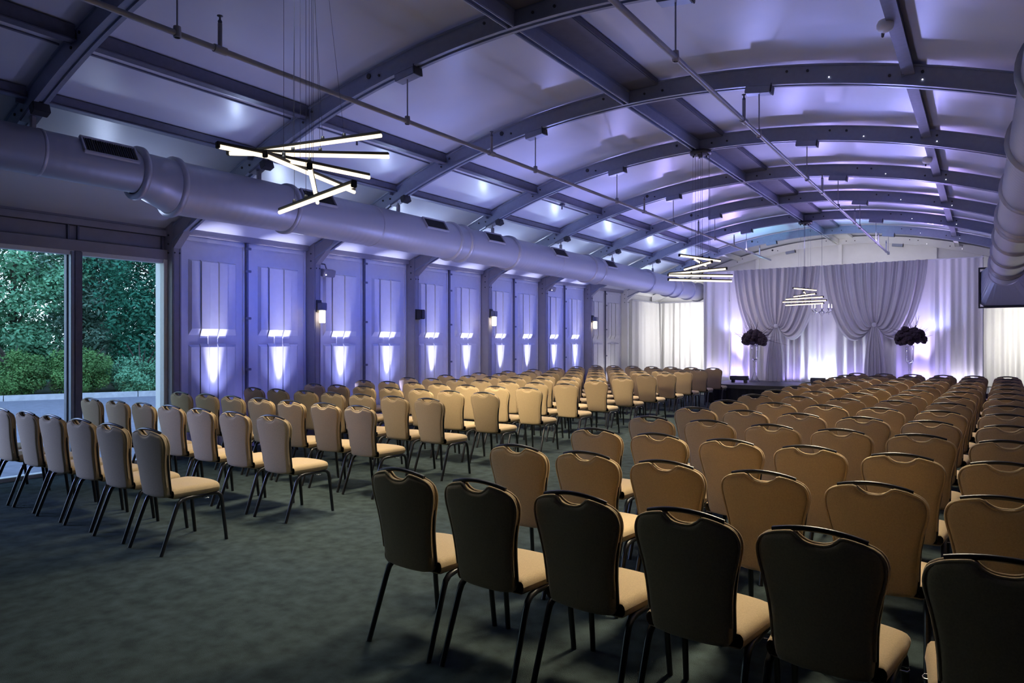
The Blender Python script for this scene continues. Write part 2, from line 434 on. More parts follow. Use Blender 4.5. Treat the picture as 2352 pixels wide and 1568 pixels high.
for k in range(N):
    a = 2*PI*k/N; ca, sa = math.cos(a), math.sin(a)
    ring.append((cx+.27*ca, 17.05, 3.0+.27*sa))
    t = 1/max(abs(ca), abs(sa)); sq.append((cx+.04+.46*ca*t, 17.62, 2.735+.40*sa*t))
hood.add(ring+sq, [(k, (k+1) % N, N+(k+1) % N, N+k) for k in range(N)])
hood.build('transition_hood', M['duct'], dr)
fr = MB(); X0, X1, Z0, Z1 = cx+.04-.49, cx+.04+.49, 2.305, 3.165
for b in ((X0, X1, Z0, Z0+.03), (X0, X1, Z1-.03, Z1), (X0, X0+.03, Z0+.03, Z1-.03), (X1-.03, X1, Z0+.03, Z1-.03)):
    fr.bbox(b[0], b[1], 17.55, 17.66, b[2], b[3], .005)
fr.build('hood_frame', M['bolt'], dr)

# ------------------------------------------------------------------ sprinkler pipes
def make_pipe(x, z, y0, y1, label, risers):
    root = empty('sprinkler_pipe', (x, 0, z)); tag(root, label, 'pipe', 'sprinkler pipes under the arches')
    MB().tube([(0, y0, 0), (0, y1, 0)], .022, 10).build('pipe_run', M['pipe'], root)
    for y in risers:
        f = MB().tube([(0, y-.05, 0), (0, y+.05, 0)], .031, 10).tube([(0, y, 0), (0, y, .20)], .017, 8).build('riser', M['pipe'], root)
        h = MB().lathe([(.014, .2), (.017, .215), (.008, .23), (.008, .25), (.022, .255), (.022, .259), (0, .262)], 10, (0, y, 0))
        h.build('sprinkler_head', M['alu_dark'], f)
    for k in range(-1, 7):
        y = ybay(k)
        if y0 < y < y1:
            zt = prof(x, 10.592)-.075-z
            r = MB().tube([(0, y, .02), (0, y, zt)], .007, 6).lathe([(.026, .05), (.030, 0), (.026, -.03), (.02, -.03)], 10, (0, y, 0))
            r.build('hanger_rod', M['pipe'], root)
    return root
make_pipe(-4.77, 3.81, -4.2, 19.3, 'thin sprinkler pipe nearer the window wall, hung under the arches', (3.02, 6.5, 10.9, 13.6, 16.0, 18.2))
make_pipe(-1.96, 3.79, -4.2, 19.4, 'thin sprinkler pipe nearer the right duct, hung under the arches', (6.9, 10.9, 14.0, 17.4, 18.9))

# ------------------------------------------------------------------ ceiling devices
def sensor(x, y, z, label, big):
    r = empty('ceiling_sensor', (x, y, z)); tag(r, label, 'sensor', 'small devices clipped to the roof purlins')
    zt = prof(x, 10.82)-.14-z
    MB().tube([(-.02, .02, zt), (-.02, .02, zt-.10), (0, 0, .03)], .013, 8).bbox(-.05, .03, -.02, .05, zt-.04, zt+.0, .006).build('bracket', M['alu_dark'], r)
    q = 1 if big else .75
    MB().lathe([(0, .045*q), (.05*q, .045*q), (.062*q, .02*q), (.062*q, -.005), (.05*q, -.03*q), (.02*q, -.045*q), (0, -.046*q)], 20).build('housing', M['white'], r)
sensor(-.64, 6.11, 4.08, 'white domed sensor under the purlin right of the ridge, nearest', True)
sensor(-.64, 10.95, 4.08, 'white domed sensor under the right purlin, further from camera', True)
sensor(-6.28, 5.79, 4.13, 'small box sensor under the left purlin above the near pendant', False)
sensor(-6.28, 10.72, 4.15, 'small box sensor under the left purlin beyond the pendant', False)

# ------------------------------------------------------------------ pendants of glowing rods
PD = [[(-.02, .03, 2.69, 81), (-.12, .18, 2.79, 39), (-.20, .30, 2.90, 12), (-.12, .22, 2.665, 108), (-.08, .18, 2.58, 138), (.18, -.04, 2.43, 165)],
      [(.05, -.15, 2.80, 75), (-.1, .25, 2.79, 99), (-.10, .10, 2.64, 165), (-.05, .15, 2.58, 42), (.05, -.15, 2.48, 48), (-.05, 0, 2.71, 132)],
      [(0, -.05, 2.81, 72), (0, -.10, 2.73, 99), (0, -.1, 2.67, 129), (0, -.15, 2.60, 153), (-.05, .10, 2.54, 171), (-.05, .10, 2.47, 156)]]
PLAB = ['nearest hanging light of six crossed glowing rods, above the left chairs', 'middle hanging light of six glowing rods, seen by the duct end', 'farthest hanging light of six glowing rods, in front of the stage drapes']
for k, (rods, lab) in enumerate(zip(PD, PLAB)):
    yp = ybay((-1, 2, 5)[k])
    r = empty('rod_pendant', (CX, yp, 0)); tag(r, lab, 'pendant light', 'hanging lights of glowing rods')
    zc = prof(CX, 10.592)-.005
    c = MB().lathe([(0, zc), (.15, zc), (.155, zc-.02), (.15, zc-.045), (.06, zc-.05), (0, zc-.05)], 24)
    c.lathe([(.05, zc-.05), (.03, zc-.09), (0, zc-.09)], 12)
    for q in range(6): c.lathe([(.012, zc-.05), (.012, zc-.075), (0, zc-.078)], 6, (.11*math.cos(q*PI/3), .11*math.sin(q*PI/3), 0))
    c.build('canopy', M['bolt'], r)
    for q, (dx, dy, z, al) in enumerate(rods):
        a = math.radians(al); e = Vector((math.cos(a), math.sin(a), 0)); ctr = Vector((dx, dy, z))
        T = Matrix.Translation(ctr) @ Matrix.Rotation(a, 4, 'Z')
        b = MB().bbox(-.5, .5, -.013, .013, .010, .026, .004, T).bbox(-.515, -.498, -.016, .016, -.014, .026, .004, T)
        t0 = max(-.4, min(.4, -ctr.dot(e)))
        for sx in (t0-.085, t0+.085): b.lathe([(.012, .026), (.010, .045), (0, .046)], 8, tuple(ctr+e*sx))
        hb = b.build('rod_housing', M['bolt'], r)
        MB().tube([ctr-e*.497-Vector((0, 0, .002)), ctr+e*.5-Vector((0, 0, .002))], .0125, 8).build('light_tube', M['tube'], hb)
        for sx in (t0-.085, t0+.085):
            p = ctr+e*sx; l = Vector((p.x, p.y)).length; kk = min(1, .14/max(l, .001))
            MB().tube([(p.x, p.y, z+.04), (p.x*kk, p.y*kk, zc-.04)], .0016, 4, False).build('wire', M['alu_dark'], hb)

# ------------------------------------------------------------------ wall sconces and wall devices
def sconce(y, z, lab):
    r = empty('wall_sconce', (WX+.178, y, z)); tag(r, lab, 'wall light', 'wall lights on the columns')
    MB().bbox(0, .03, -.05, .05, .06, .26, .006).bbox(.03, .09, -.025, .025, .10, .22, .006).build('back_plate', M['bolt'], r)
    MB().bbox(.045, .155, -.055, .055, .09, .21, .006).build('cap', M['alu_dark'], r)
    MB().lathe([(.0, -.115), (.046, -.115), (.049, -.10), (.049, .085), (.0, .09)], 16, (.10, 0, 0)).build('glass_shade', M['shade'], r)
sconce(ybay(1), 2.02, 'wall light with dark cap and glowing shade, nearest on the blue wall')
sconce(ybay(3), 2.06, 'middle glowing wall light, on the fourth column past the window')
sconce(ybay(5), 2.07, 'farthest glowing wall light, by the grey panels before the curtain')
r = empty('wall_speaker', (WX+.178, ybay(2), 2.02)); tag(r, 'small black box mounted on the column between two wall lights', 'speaker')
MB().bbox(0, .03, -.06, .06, 0, .2, .005).build('mount_plate', M['boxmat'], r)
MB().bbox(.03, .16, -.055, .055, .01, .19, .01).build('case', M['boxmat'], r)
MB().bbox(.161, .168, -.04, .04, .03, .17, .003).build('grille', M['grille'], r)
for y, z, lab in ((7.66, 2.74, 'boxy spotlight high on the wall above the nearest wall light'), (14.85, 2.93, 'small boxy spotlight high on the far blue wall')):
    r = empty('wall_spotlight', (WX, y, z)); tag(r, lab, 'spotlight')
    MB().tube([(-.02, .0, .17), (.10, 0, .15), (.15, 0, .05)], .012, 6).build('arm', M['fascia'], r)
    T = Matrix.Translation((.17, 0, 0)) @ Matrix.Rotation(.3, 4, 'Y')
    MB().bbox(-.05, .05, -.13, .13, -.06, .06, .01, T).build('housing', M['fascia'], r)
    MB().lathe([(0, -.012), (.014, 0), (0, .012)], 8, (.225, -.08, -.04)).build('indicator_dot', M['led'], r)

# ------------------------------------------------------------------ banquet chair
HH = .94
def halfw(z):
    t = [(.405, .140), (.415, .154), (.435, .165), (.48, .171), (.56, .173), (.62, .177), (.67, .184), (.72, .194), (.76, .204), (.80, .213), (.83, .216), (.855, .212), (.875, .203), (.89, .189), (.90, .170), (.905, .148)]
    for (a, wa), (b, wb) in zip(t, t[1:]):
        if z <= b: return wa+(wb-wa)*max(0, (z-a)/(b-a))
    return t[-1][1]
def ztop(x):
    ax = abs(x)
    z = .905+.024*(1-(ax/.16)**2) if ax < .16 else .905
    if ax < .080: z -= .044*(1-(ax/.080)**2.6)
    return z
def lean(z): return .075*(1-(z-.405)/.505)
def back_point(s, t, layer):
    z0 = .405+(.905-.405)*t; x = s*halfw(z0)
    z = z0+(ztop(x)-.905)*max(0, (t-.72)/.28)**1.5
    lip = .020*(1-abs(s)**8)
    if t < .03: z += .012*abs(s)**6
    y = lean(z)+.020*(abs(x)/.2)**2
    d = min((1-abs(s))*.18, (1-t)*.40, t*.4)
    h = .030
    e = 1 if d > .02 else math.sqrt(max(0, 1-(1-d/.02)**2))
    puff = .006*(1-s*s)
    return (x, y+layer*(h*e+puff*(1 if layer > 0 else .4)), z)
SS = [-1, -.985, -.955, -.92, -.85, -.75, -.64, -.54, -.46, -.40, -.34, -.26, -.17, -.08, 0]; SS = SS+[-q for q in SS[:-1]][::-1]
TT = [0, .005, .015, .03, .06, .12, .22, .34, .46, .58, .68, .76, .82, .87, .91, .94, .965, .985, .995, 1]
def chair():
    root = empty('banquet_chair'); F, B = M['fabric'], M['black']
    mb = MB(); ns = len(SS)
    for ly in (-1, 1):
        vs = [back_point(s, t, ly) for t in TT for s in SS]
        fs = [(j*ns+i, j*ns+i+1, (j+1)*ns+i+1, (j+1)*ns+i) for j in range(len(TT)-1) for i in range(ns-1)]
        mb.add(vs, fs if ly < 0 else [f[::-1] for f in fs], True)
    bk = mb.build('backrest', F, root)
    # double piped lip following the rim
    rim = []
    for z in [.50+.012*i for i in range(34)]:
        if z < .90: rim.append((halfw(z), z))
    for q in range(13): rim.append((.150-.150*q/12*1, None))
    rim = [(x, z if z else ztop(x)) for x, z in rim]
    full = [(x, z) for x, z in rim]+[(-x, z) for x, z in rim[::-1][1:]]
    pp = MB()
    for off in (-.019, .012):
        pp.tube([(x*.998, lean(z)+.020*(abs(x)/.2)**2+off, z-.002) for x, z in full], .0065, 5)
    pp.build('piping', F, bk)
    # black hand rail bridging the scooped top
    hp = []
    for i in range(13):
        x = -.158+.316*i/12; hp.append((x, lean(.91)+.014*(x/.158)**2, .911+.025*(1-(x/.158)**2)))
    MB().tube(hp, .0105, 8).build('top_rail', B, root)
    for s in (-1, 1):
        pts = [(s*(halfw(z)+.001), lean(z)+.022, z) for z in (.445, .48, .52, .58, .64, .70, .745)]
        MB().tube(pts, [.009]*6+[.004], 6).build('upright', B, root)
    # cushion seat
    st = MB()
    def seat(layer):
        def P(u, v):
            s = 2*u-1; t = v
            w = .205+.028*min(1, t*1.5); y = .092+.423*t
            if t > .5: y += -.055*abs(s)**3*((t-.5)/.5)
            x = s*w
            d = min((1-abs(s))*.22, (1-t)*.44, t*.44+.01)
            e = 1 if d > .035 else math.sqrt(max(0, 1-(1-d/.035)**2))
            zc = .442
            z = zc+(.034*e+.016*(1-s*s)*(1-(2*t-1)**2) if layer > 0 else -.044*e)
            return (x, y, z)
        return P
    def rem(q): return .5-.5*math.cos(PI*q)
    for ly in (1, -1):
        P = seat(ly); m0 = MB(); m0.grid(lambda u, v: P(rem(u), rem(v)), 18, 18)
        st.add(m0.v, m0.f if ly > 0 else [f[::-1] for f in m0.f], True)
    st.build('seat', F, root)
    fr = MB(); fr.bbox(-.15, .15, .19, .215, .380, .405, .004); fr.bbox(-.185, .185, .43, .455, .385, .408, .004); fr.bbox(-.17, .17, .13, .47, .404, .412, .003)
    fr.build('seat_frame', B, root)
    for s in (-1, 1):
        x = s*.205
        fp = [(x*.98, .29, .395), (x*.98, .42, .395), (x*.99, .462, .388), (x*1.0, .487, .365), (x*1.01, .497, .325), (x*1.04, .535, .0)]
        MB().tube(fp, [.016, .016, .016, .016, .0155, .014], 8).build('leg', B, root)
        rp = [(x*.98, .29, .395), (x*.98, .20, .395), (x*.99, .155, .388), (x*1.0, .125, .365), (x*1.005, .107, .325), (x*1.04, -.015, .0)]
        MB().tube(rp, [.016, .016, .016, .016, .0155, .014], 8).build('leg', B, root)
    for s in (-1, 1):
        g = MB(); g.tube([(s*.19, .33, .375), (s*.235, .335, .373), (s*.240, .355, .373), (s*.235, .375, .373), (s*.19, .38, .375)], .0035, 5)
        g.build('link_clip', M['chrome'], root)
    return root

proto = chair(); used = False
def place_chair(x, y, rz, label, group):
    global used
    o = proto if not used else copy_tree(proto); used = True
    o.location = (x, y, 0); o.rotation_euler = (0, 0, rz+random.uniform(-.025, .025))
    tag(o, label, 'chair', group)
    return o
# measured positions of the block beside the duct on the right and of the block by the wall
corrR = {(0, 2): (0, .03), (0, 3): (-.012, .03), (0, 4): (-.032, .02)}
SKIP = set()
for r in range(14):
    for c in range(6):
        if ('R', r, c) in SKIP: continue
        ph, sk = -.0222, .0089
        x = -2.488+.5098*c*math.cos(ph+sk)-1.0243*r*math.sin(ph); y = 2.60+1.0243*r*math.cos(ph)+.5098*c*math.sin(ph+sk)
        dx, dy = corrR.get((r, c), (0, 0))
        pos = 'on the aisle' if c == 0 else ORD[c]+' from the aisle'
        place_chair(x+dx+random.uniform(-.012, .012), y+dy+random.uniform(-.012, .012), ph,
                    'beige banquet chair, %s, %s row of the right block' % (pos, ('nearest' if r == 0 else ORD[r]+' nearest')), 'banquet chairs of the right block')
for r in range(14):
    for c in range(7):
        if ('L', r, c) in SKIP: continue
        ph, sk = .0246, -.0233
        x = -5.247-(.5626-.0012*r)*c*math.cos(ph+sk)-1.0972*r*math.sin(ph); y = 2.7265+1.0972*r*math.cos(ph)-.5626*c*math.sin(ph+sk)
        pos = 'on the aisle' if c == 0 else ORD[c]+' from the aisle'
        place_chair(x+random.uniform(-.012, .012), y+random.uniform(-.012, .012), ph+.02,
                    'beige banquet chair, %s, %s row of the left block' % (pos, ('nearest' if r == 0 else ORD[r]+' nearest')), 'banquet chairs of the left block')

# ------------------------------------------------------------------ stage and drapery
ST = .49
r = empty('stage', (-3.5, 19.2, 0)); tag(r, 'low black stage platform in front of the draped backdrop', 'stage')
MB().bbox(-2.56, 3.6, -1.45, 1.6, ST-.10, ST, .008).build('deck', M['stage'], r)
def skirt(u, v):
    x = -2.54+6.12*u; return (x, -1.43+.015*math.sin(x*42), .0+(ST-.10)*v)
MB().grid(skirt, 300, 1).grid(lambda u, v: (-2.54, -1.43+3.0*u, (ST-.1)*v), 4, 1).build('skirt', M['skirt'], r)

def fold_curtain(x0, x1, y, z0, z1, amp, freq, seed, along='X', flare=.0):
    rnd = random.Random(seed); ph = [rnd.uniform(0, 6.28) for _ in range(6)]; fr = [freq*rnd.uniform(.55, 1.5) for _ in range(6)]
    n = max(24, int(abs(x1-x0)*110))
    def P(u, v):
        x = x0+(x1-x0)*u
        w = sum(math.sin(x*fr[i]*6.28+ph[i]+v*.5*math.sin(ph[i]))*(1, .8, .6, .5, .35, .3)[i] for i in range(6))/2.2
        w = w*(.45+.55*(1-v)) if v > .5 else w*(.72+.5*(.5-v))
        d = amp*w
        z = z0+(z1-z0)*v
        return (x, y+d, z) if along == 'X' else (y+d, x, z)
    return MB().grid(P, n, 16)
# end and side curtains
c = fold_curtain(WX+.32, -6.4, YE-.22, 0.01, 2.86, .09, 4.0, 3).build('side_curtain', M['curtain']); tag(c, 'bright white curtain across the end wall, left of the stage', 'curtain', 'white pleated curtains')
c = fold_curtain(ybay(6)+.12, YE-.24, WX+.25, 0.01, 2.86, .09, 4.0, 5, 'Y').build('side_curtain', M['curtain']); tag(c, 'white curtain on the side wall beyond the grey panels', 'curtain', 'white pleated curtains')
c = fold_curtain(-.3, RX-.1, YE-.22, 0.01, 2.86, .09, 3.6, 9).build('side_curtain', M['curtain']); tag(c, 'warm white curtain right of the stage below the square duct hood', 'curtain', 'white pleated curtains')
for xa, xb in ((WX+.2, -6.3), (-.4, RX-.02)):
    o = MB().tube([(xa, YE-.22, 2.88), (xb, YE-.22, 2.88)], .022, 8).build('curtain_rod', M['duct_ring'])
    tag(o, 'thin curtain rod along the end wall, %s of the stage' % ('left' if xa < -3 else 'right'), 'rod')
o = MB().tube([(WX+.25, ybay(6)+.10, 2.88), (WX+.25, YE-.25, 2.88)], .022, 8).build('curtain_rod', M['duct_ring']); tag(o, 'thin curtain rod on the side wall beyond the grey panels', 'rod')

# backdrop: pipe frame, sheer widths, two gathered swags
YD = 20.0; ZT = 3.64
r = empty('drape_frame', (0, YD+.13, 0)); tag(r, 'tall pipe frame carrying the stage backdrop drapes', 'drape frame')
MB().tube([(-6.9, 0, ZT), (.0, 0, ZT)], .025, 8).build('crossbar', M['white'], r)
for x in (-6.86, -4.75, -2.32, -.03):
    p = MB().tube([(x, .05, ST if -6.5 < x < 0 else 0), (x, .05, ZT+.05)], .025, 8).build('upright', M['white'], r)
    MB().bbox(x-.2, x+.2, -.02, .3, (ST if -6.5 < x < 0 else 0)+.002, (ST if -6.5 < x < 0 else 0)+.012, .003).build('base_plate', M['bolt'], p)
edges = [-6.88, -6.1, -4.9, -3.58, -2.3, -1.0, -.02]
sl = ['outermost sheer backdrop panel, left end beside the duct', 'sheer backdrop panel behind the left flower vase', 'sheer backdrop panel left of the chandelier', 'sheer backdrop panel right of the chandelier', 'sheer backdrop panel behind the right flower vase', 'outermost sheer backdrop panel, right end under the hood']
for i in range(6):
    zb = .01 if i in (0,) else ST+.004
    a, b = edges[i], edges[i+1]
    o = fold_curtain(a+.004, b-.004, YD+.0, zb, ZT-.01, .075, 4.2, 20+i).build('backdrop_drape', M['sheer'])
    tag(o, sl[i], 'drape', 'sheer backdrop panels')
def swag(xa, xb, xc, zt, name, lab, seed):
    rnd = random.Random(seed); root = empty(name, (xc, YD-.14, 0)); tag(root, lab, 'drape', 'gathered swag drapes')
    W = max(xc-xa, xb-xc)
    def P(u, v):
        x = xa+(xb-xa)*u-xc; a = x/W; q = v
        b0, b1, b2, b3 = (1-q)**3, 3*q*(1-q)**2, 3*q*q*(1-q), q**3
        X = b0*x+b1*x*.93+b2*x*.50+b3*x*.035
        Z = b0*(ZT-.005)+b1*(2.75-.45*abs(a)**1.5)+b2*(zt+.12-1.25*abs(a)**1.2)+b3*zt
        f = math.sin(u*2*PI*13+rnd_ph[0])+.6*math.sin(u*2*PI*23+rnd_ph[1])+.5*math.sin(u*2*PI*6.3+rnd_ph[2])
        Y = -.03+.050*f*(1-.72*q)-.10*math.sin(q*PI*.95)*(1-abs(a)*.3)*.8
        return (X, Y, Z)
    rnd_ph = [rnd.uniform(0, 6) for _ in range(3)]
    MB().grid(P, 150, 46).build('swag', M['swag'], root)
    # hanging tail below the knot
    def T(u, v):
        a = 2*u-1; z = zt-(zt-ST-.004)*v
        w = .05+.20*v**.7+.04*math.sin(v*3)
        f = math.sin(u*2*PI*5+rnd_ph[0])+.5*math.sin(u*2*PI*9+rnd_ph[1])
        return (a*w+.03*v*math.sin(rnd_ph[2]), -.05-.03*(1-v)+.030*f*(.3+.7*v), z)
    MB().grid(T, 60, 20).build('tail', M['swag'], root)
    MB().lathe([(0, -.06), (.05, -.05), (.075, 0), (.05, .05), (0, .06)], 12, (0, -.06, zt)).build('knot', M['swag'], root)
swag(-5.92, -3.62, -4.75, 2.03, 'swag_drape', 'silver gathered swag drape on the left, tied above its hanging tail', 1)
swag(-3.54, -1.14, -2.32, 2.03, 'swag_drape', 'silver gathered swag drape on the right, tied above its hanging tail', 2)

# equipment cases on the stage
for x, y, w, lab in ((-5.45, 18.75, .46, 'low black equipment case on the stage by the left vase'), (-3.5, 18.9, .34, 'low black equipment case on the stage at its centre')):
    r = empty('equipment_case', (x, y, ST)); tag(r, lab, 'case')
    MB().bbox(-w/2, w/2, -.1, .1, .07, .18, .01).build('case_body', M['boxmat'], r)
    for sx in (-1, 1): MB().bbox(sx*w*.36-.03, sx*w*.36+.03, -.08, .08, 0, .07, .006).build('foot', M['boxmat'], r)
    MB().bbox(-w/2+.03, w/2-.03, -.104, -.1, .09, .16, .001).build('grille', M['grille'], r)

# tall glass vases with dark blooms
def vase(x, y, lab):
    r = empty('glass_vase', (x, y, ST)); tag(r, lab, 'vase', 'tall glass vases on the stage')
    pr = [(0, 0), (.15, .0), (.155, .01), (.11, .05), (.06, .14), (.028, .26), (.018, .36), (.030, .39), (.034, .42), (.022, .46), (.03, .49), (.02, .52), (.045, .56), (.075, .60), (.088, .66), (.092, .80), (.10, .98), (.102, 1.02), (.096, 1.02), (.086, .8), (.08, .66), (.06, .61), (0, .585)]
    MB().lathe(pr, 24).build('vase_body', M['crystal'], r)
    MB().lathe([(0, .590), (.04, .597), (.062, .618), (.070, .632), (0, .626)], 18).build('water_pool', M['silver'], r)
def floral(x, y, z, W, H, seed, lab):
    rnd = random.Random(seed); r = empty('flower_arrangement', (x, y, z)); tag(r, lab, 'flowers', 'dark flower arrangements')
    for k in range(95):
        a = rnd.uniform(0, 2*PI); ph = math.acos(rnd.uniform(-.42, 1)); rr = rnd.uniform(.82, 1.0)
        c = Vector((math.cos(a)*math.sin(ph)*W*rr, math.sin(a)*math.sin(ph)*W*.8*rr, math.cos(ph)*H*rr))
        m = MB(); R = rnd.uniform(.05, .085)
        bm = bmesh.new(); bmesh.ops.create_icosphere(bm, subdivisions=2, radius=R)
        for v in bm.verts:
            d = v.co.normalized(); v.co *= 1+.22*math.sin(d.x*9+k)*math.sin(d.y*8+k*2)*math.cos(d.z*7)
        bm.verts.index_update()
        m.add([v.co+c for v in bm.verts], [[v.index for v in f.verts] for f in bm.faces], False); bm.free()
        m.build('bloom', M['flower'], r)
    for k in range(26):
        a = rnd.uniform(0, 2*PI); l = rnd.uniform(.3, .55) if k > 3 else rnd.uniform(.6, .85)
        el = rnd.uniform(-.1, 1.35); d = Vector((math.cos(a)*math.cos(el), math.sin(a)*math.cos(el)*.6, math.sin(el)))
        p = [d*(.12+l*t)+Vector((.05*math.sin(3*t+k), 0, .06*math.sin(2*t+k)-.03*t)) for t in (0, .25, .5, .75, 1)]
        MB().tube(p, [.007, .006, .005, .003, .0015], 4, False).build('twig', M['twig'], r)
    core = MB(); core.lathe([(0, -H*.33), (W*.7, -H*.28), (W*.85, 0), (W*.65, H*.6), (0, H*.88)], 14); core.build('foliage_core', M['flower'], r)
vase(-5.22, 19.4, 'tall clear glass vase on stage under the left dark bouquet')
vase(-1.50, 19.4, 'tall clear glass vase on stage under the right dark bouquet')
floral(-5.24, 19.4, 1.64, .29, .25, 4, 'round dark flower arrangement with twigs in the left stage vase')
floral(-1.48, 19.4, 1.66, .31, .25, 8, 'round dark flower arrangement with long twigs in the right stage vase')

# crystal chandelier between the swags
r = empty('crystal_chandelier', (-3.50, 19.4, 2.25)); tag(r, 'small crystal chandelier hanging between the two swag drapes', 'chandelier')
MB().tube([(0, 0, .95), (0, 0, prof(-3.5, 10.592)-2.25)], .004, 5, False).build('wire', M['alu_dark'], r)
MB().lathe([(0, 0), (.02, .02), (.05, .07), (.09, .11), (.05, .14), (.02, .18), (.03, .24), (.015, .30), (.02, .40), (.014, .52), (.022, .62), (.014, .74), (.02, .86), (.006, .95), (0, .96)], 14).build('stem', M['crystal'], r)
for k in range(8):
    a = 2*PI*k/8+.2; ca, sa = math.cos(a), math.sin(a)
    arm = MB().tube([(ca*q, sa*q, zz) for q, zz in ((.02, .16), (.08, .11), (.15, .10), (.21, .14), (.235, .19))], .009, 6)
    arm.lathe([(0, .19), (.035, .20), (.04, .215), (.012, .22)], 10, (ca*.235, sa*.235, 0)).build('arm', M['silver'], r)
    arm = r.children[-1]
    MB().lathe([(.009, .22), (.009, .28), (0, .285)], 8, (ca*.235, sa*.235, 0)).lathe([(0, .285), (.011, .30), (0, .335)], 8, (ca*.235, sa*.235, 0)).build('candle', M['candle'], arm)
    for zz in (.15, .11, .07):
        MB().lathe([(0, zz-.025), (.013, zz), (0, zz+.02)], 6, (ca*.235, sa*.235, 0), sm=False).build('crystal_drop', M['crystal'], arm)

# ------------------------------------------------------------------ outside the window
gr = MB().box(-23, WX-.1, -12, 30, -.12, -.02).build('ground_pavement', M['asphalt']); struct(gr)
KA, KB = Vector((-21.85, 7.45, 0)), Vector((-20.2, 10.95, 0)); kd = (KB-KA).normalized(); kn = Vector((-kd.y, kd.x, 0))
kn = kn if kn.x < 0 else -kn
def kpt(s, d, z=0): p = KA+kd*s+kn*d; return (p.x, p.y, z)
for i in range(-4, 9):
    s0, s1 = i*1.6+.01, i*1.6+1.59
    v = [kpt(s0, 0, -.02), kpt(s1, 0, -.02), kpt(s1, .18, -.02), kpt(s0, .18, -.02), kpt(s0, .02, .13), kpt(s1, .02, .13), kpt(s1, .18, .13), kpt(s0, .18, .13)]
    k = MB().add(v, [(0, 1, 5, 4), (1, 2, 6, 5), (2, 3, 7, 6), (3, 0, 4, 7), (4, 5, 6, 7)]).build('kerb_stone', M['kerb']); struct(k)
bk = MB().add([kpt(-14, .18, .02), kpt(24, .18, .02), kpt(24, 16, .6), kpt(-14, 16, .6)], [(0, 1, 2, 3)]).build('ground_bank', M['soil']); struct(bk)

def leaf_cluster(mb, c, R, n, size, rnd):
    for _ in range(n):
        d = Vector((rnd.gauss(0, 1), rnd.gauss(0, 1), rnd.gauss(0, 1))); d.normalize()
        p = c+d*R*rnd.uniform(.55, 1.05)
        t = Vector((rnd.uniform(-1, 1), rnd.uniform(-1, 1), rnd.uniform(-.7, .7))); t.normalize()
        b = t.cross(d+Vector((.01, .02, .3))); b.normalize(); s = size*rnd.uniform(.6, 1.3)
        mb.add([p-t*s, p+b*s*.45-d*s*.1, p+t*s, p-b*s*.45-d*s*.1], [(0, 1, 2, 3)])
def tree(s, d, height, rad, lm, seed, label, name='tree', low=.15, dens=1.0, size=.10):
    rnd = random.Random(seed); base = Vector(kpt(s, d, .02+d*.03))
    root = empty(name, base); tag(root, label, 'tree' if name == 'tree' else 'shrub', 'trees beyond the kerb' if name == 'tree' else 'low shrubs along the kerb')
    tr = MB().tube([(0, 0, 0), (.05, .03, height*.4), (-.04, .05, height*.85)], [.12, .08, .03], 7)
    for q in range(7):
        a = rnd.uniform(0, 6.28); zz = height*rnd.uniform(.2, .7)
        tr.tube([(0, 0, zz), (math.cos(a)*rad*.4, math.sin(a)*rad*.4, zz+.5), (math.cos(a)*rad*.8, math.sin(a)*rad*.8, zz+.9)], [.05, .03, .012], 5)
    tr.build('trunk', M['bark'], root)
    cr = MB(); nc = int(105*dens)
    for _ in range(nc):
        h = rnd.uniform(low, 1); prof_r = rad*math.sin(PI*min(1, .12+.80*(1-h)**.75))*1.0
        a = rnd.uniform(0, 6.28); q = prof_r*math.sqrt(rnd.uniform(.15, 1))
        leaf_cluster(cr, Vector((math.cos(a)*q, math.sin(a)*q, h*height)), rad*rnd.uniform(.20, .34), int(210), size*.68, rnd)
    cr.build('crown', lm, root)
TREES = [(-5.2, 4.5, 8.0, 2.4, 'leaf_b', 'dark tree outside the glass at its far left edge'),
         (-2.6, 3.6, 7.2, 2.1, 'leaf_a', 'light green bushy tree in the left pane'),
         (-.2, 3.9, 6.8, 1.9, 'leaf_a', 'light green tree in the left pane beside the mullion'),
         (1.6, 5.2, 7.4, 1.7, 'leaf_c', 'pale grey green tree just right of the mullion'),
         (3.9, 3.6, 8.2, 2.2, 'leaf_b', 'dense deep green tree in the right pane'),
         (6.8, 3.8, 8.4, 2.3, 'leaf_b', 'dense deep green tree outside, hidden partly by the window jamb'),
         (-7.8, 3.6, 7.5, 2.3, 'leaf_a', 'light green tree outside beyond the left edge of the glass'),
         (9.8, 4.2, 7.0, 2.2, 'leaf_a', 'light green tree outside beyond the window jamb'),
         (2.6, 7.6, 9.5, 2.6, 'leaf_b', 'tall dark tree standing behind the pale grey green tree'),
         (-3.8, 8.0, 9.0, 2.8, 'leaf_c', 'tall pale tree standing behind the light green ones')]
for i, t in enumerate(TREES): tree(*t[:4], M[t[4]], 50+i, t[5], dens=1.25, size=.115, low=.03)
SHR = [(-3.9, 1.2, .9, 1.0, 'leaf_c', 'low grey green shrub by the kerb, left pane'),
       (-1.9, 1.1, .8, .9, 'leaf_a', 'low green shrub by the kerb in the middle of the left pane'),
       (.1, 1.0, 1.1, .9, 'leaf_d', 'yellow green shrub by the kerb behind the mullion'),
       (1.7, 1.0, 1.2, .85, 'leaf_d', 'yellow green shrub by the kerb at the left of the right pane'),
       (3.3, 1.2, .9, .9, 'leaf_a', 'low green shrub by the kerb in the right pane'),
       (5.1, 1.2, 1.0, 1.0, 'leaf_b', 'low dark shrub by the kerb near the window jamb')]
for i, t in enumerate(SHR): tree(*t[:4], M[t[4]], 90+i, t[5], 'shrub', low=.05, dens=.6, size=.06)

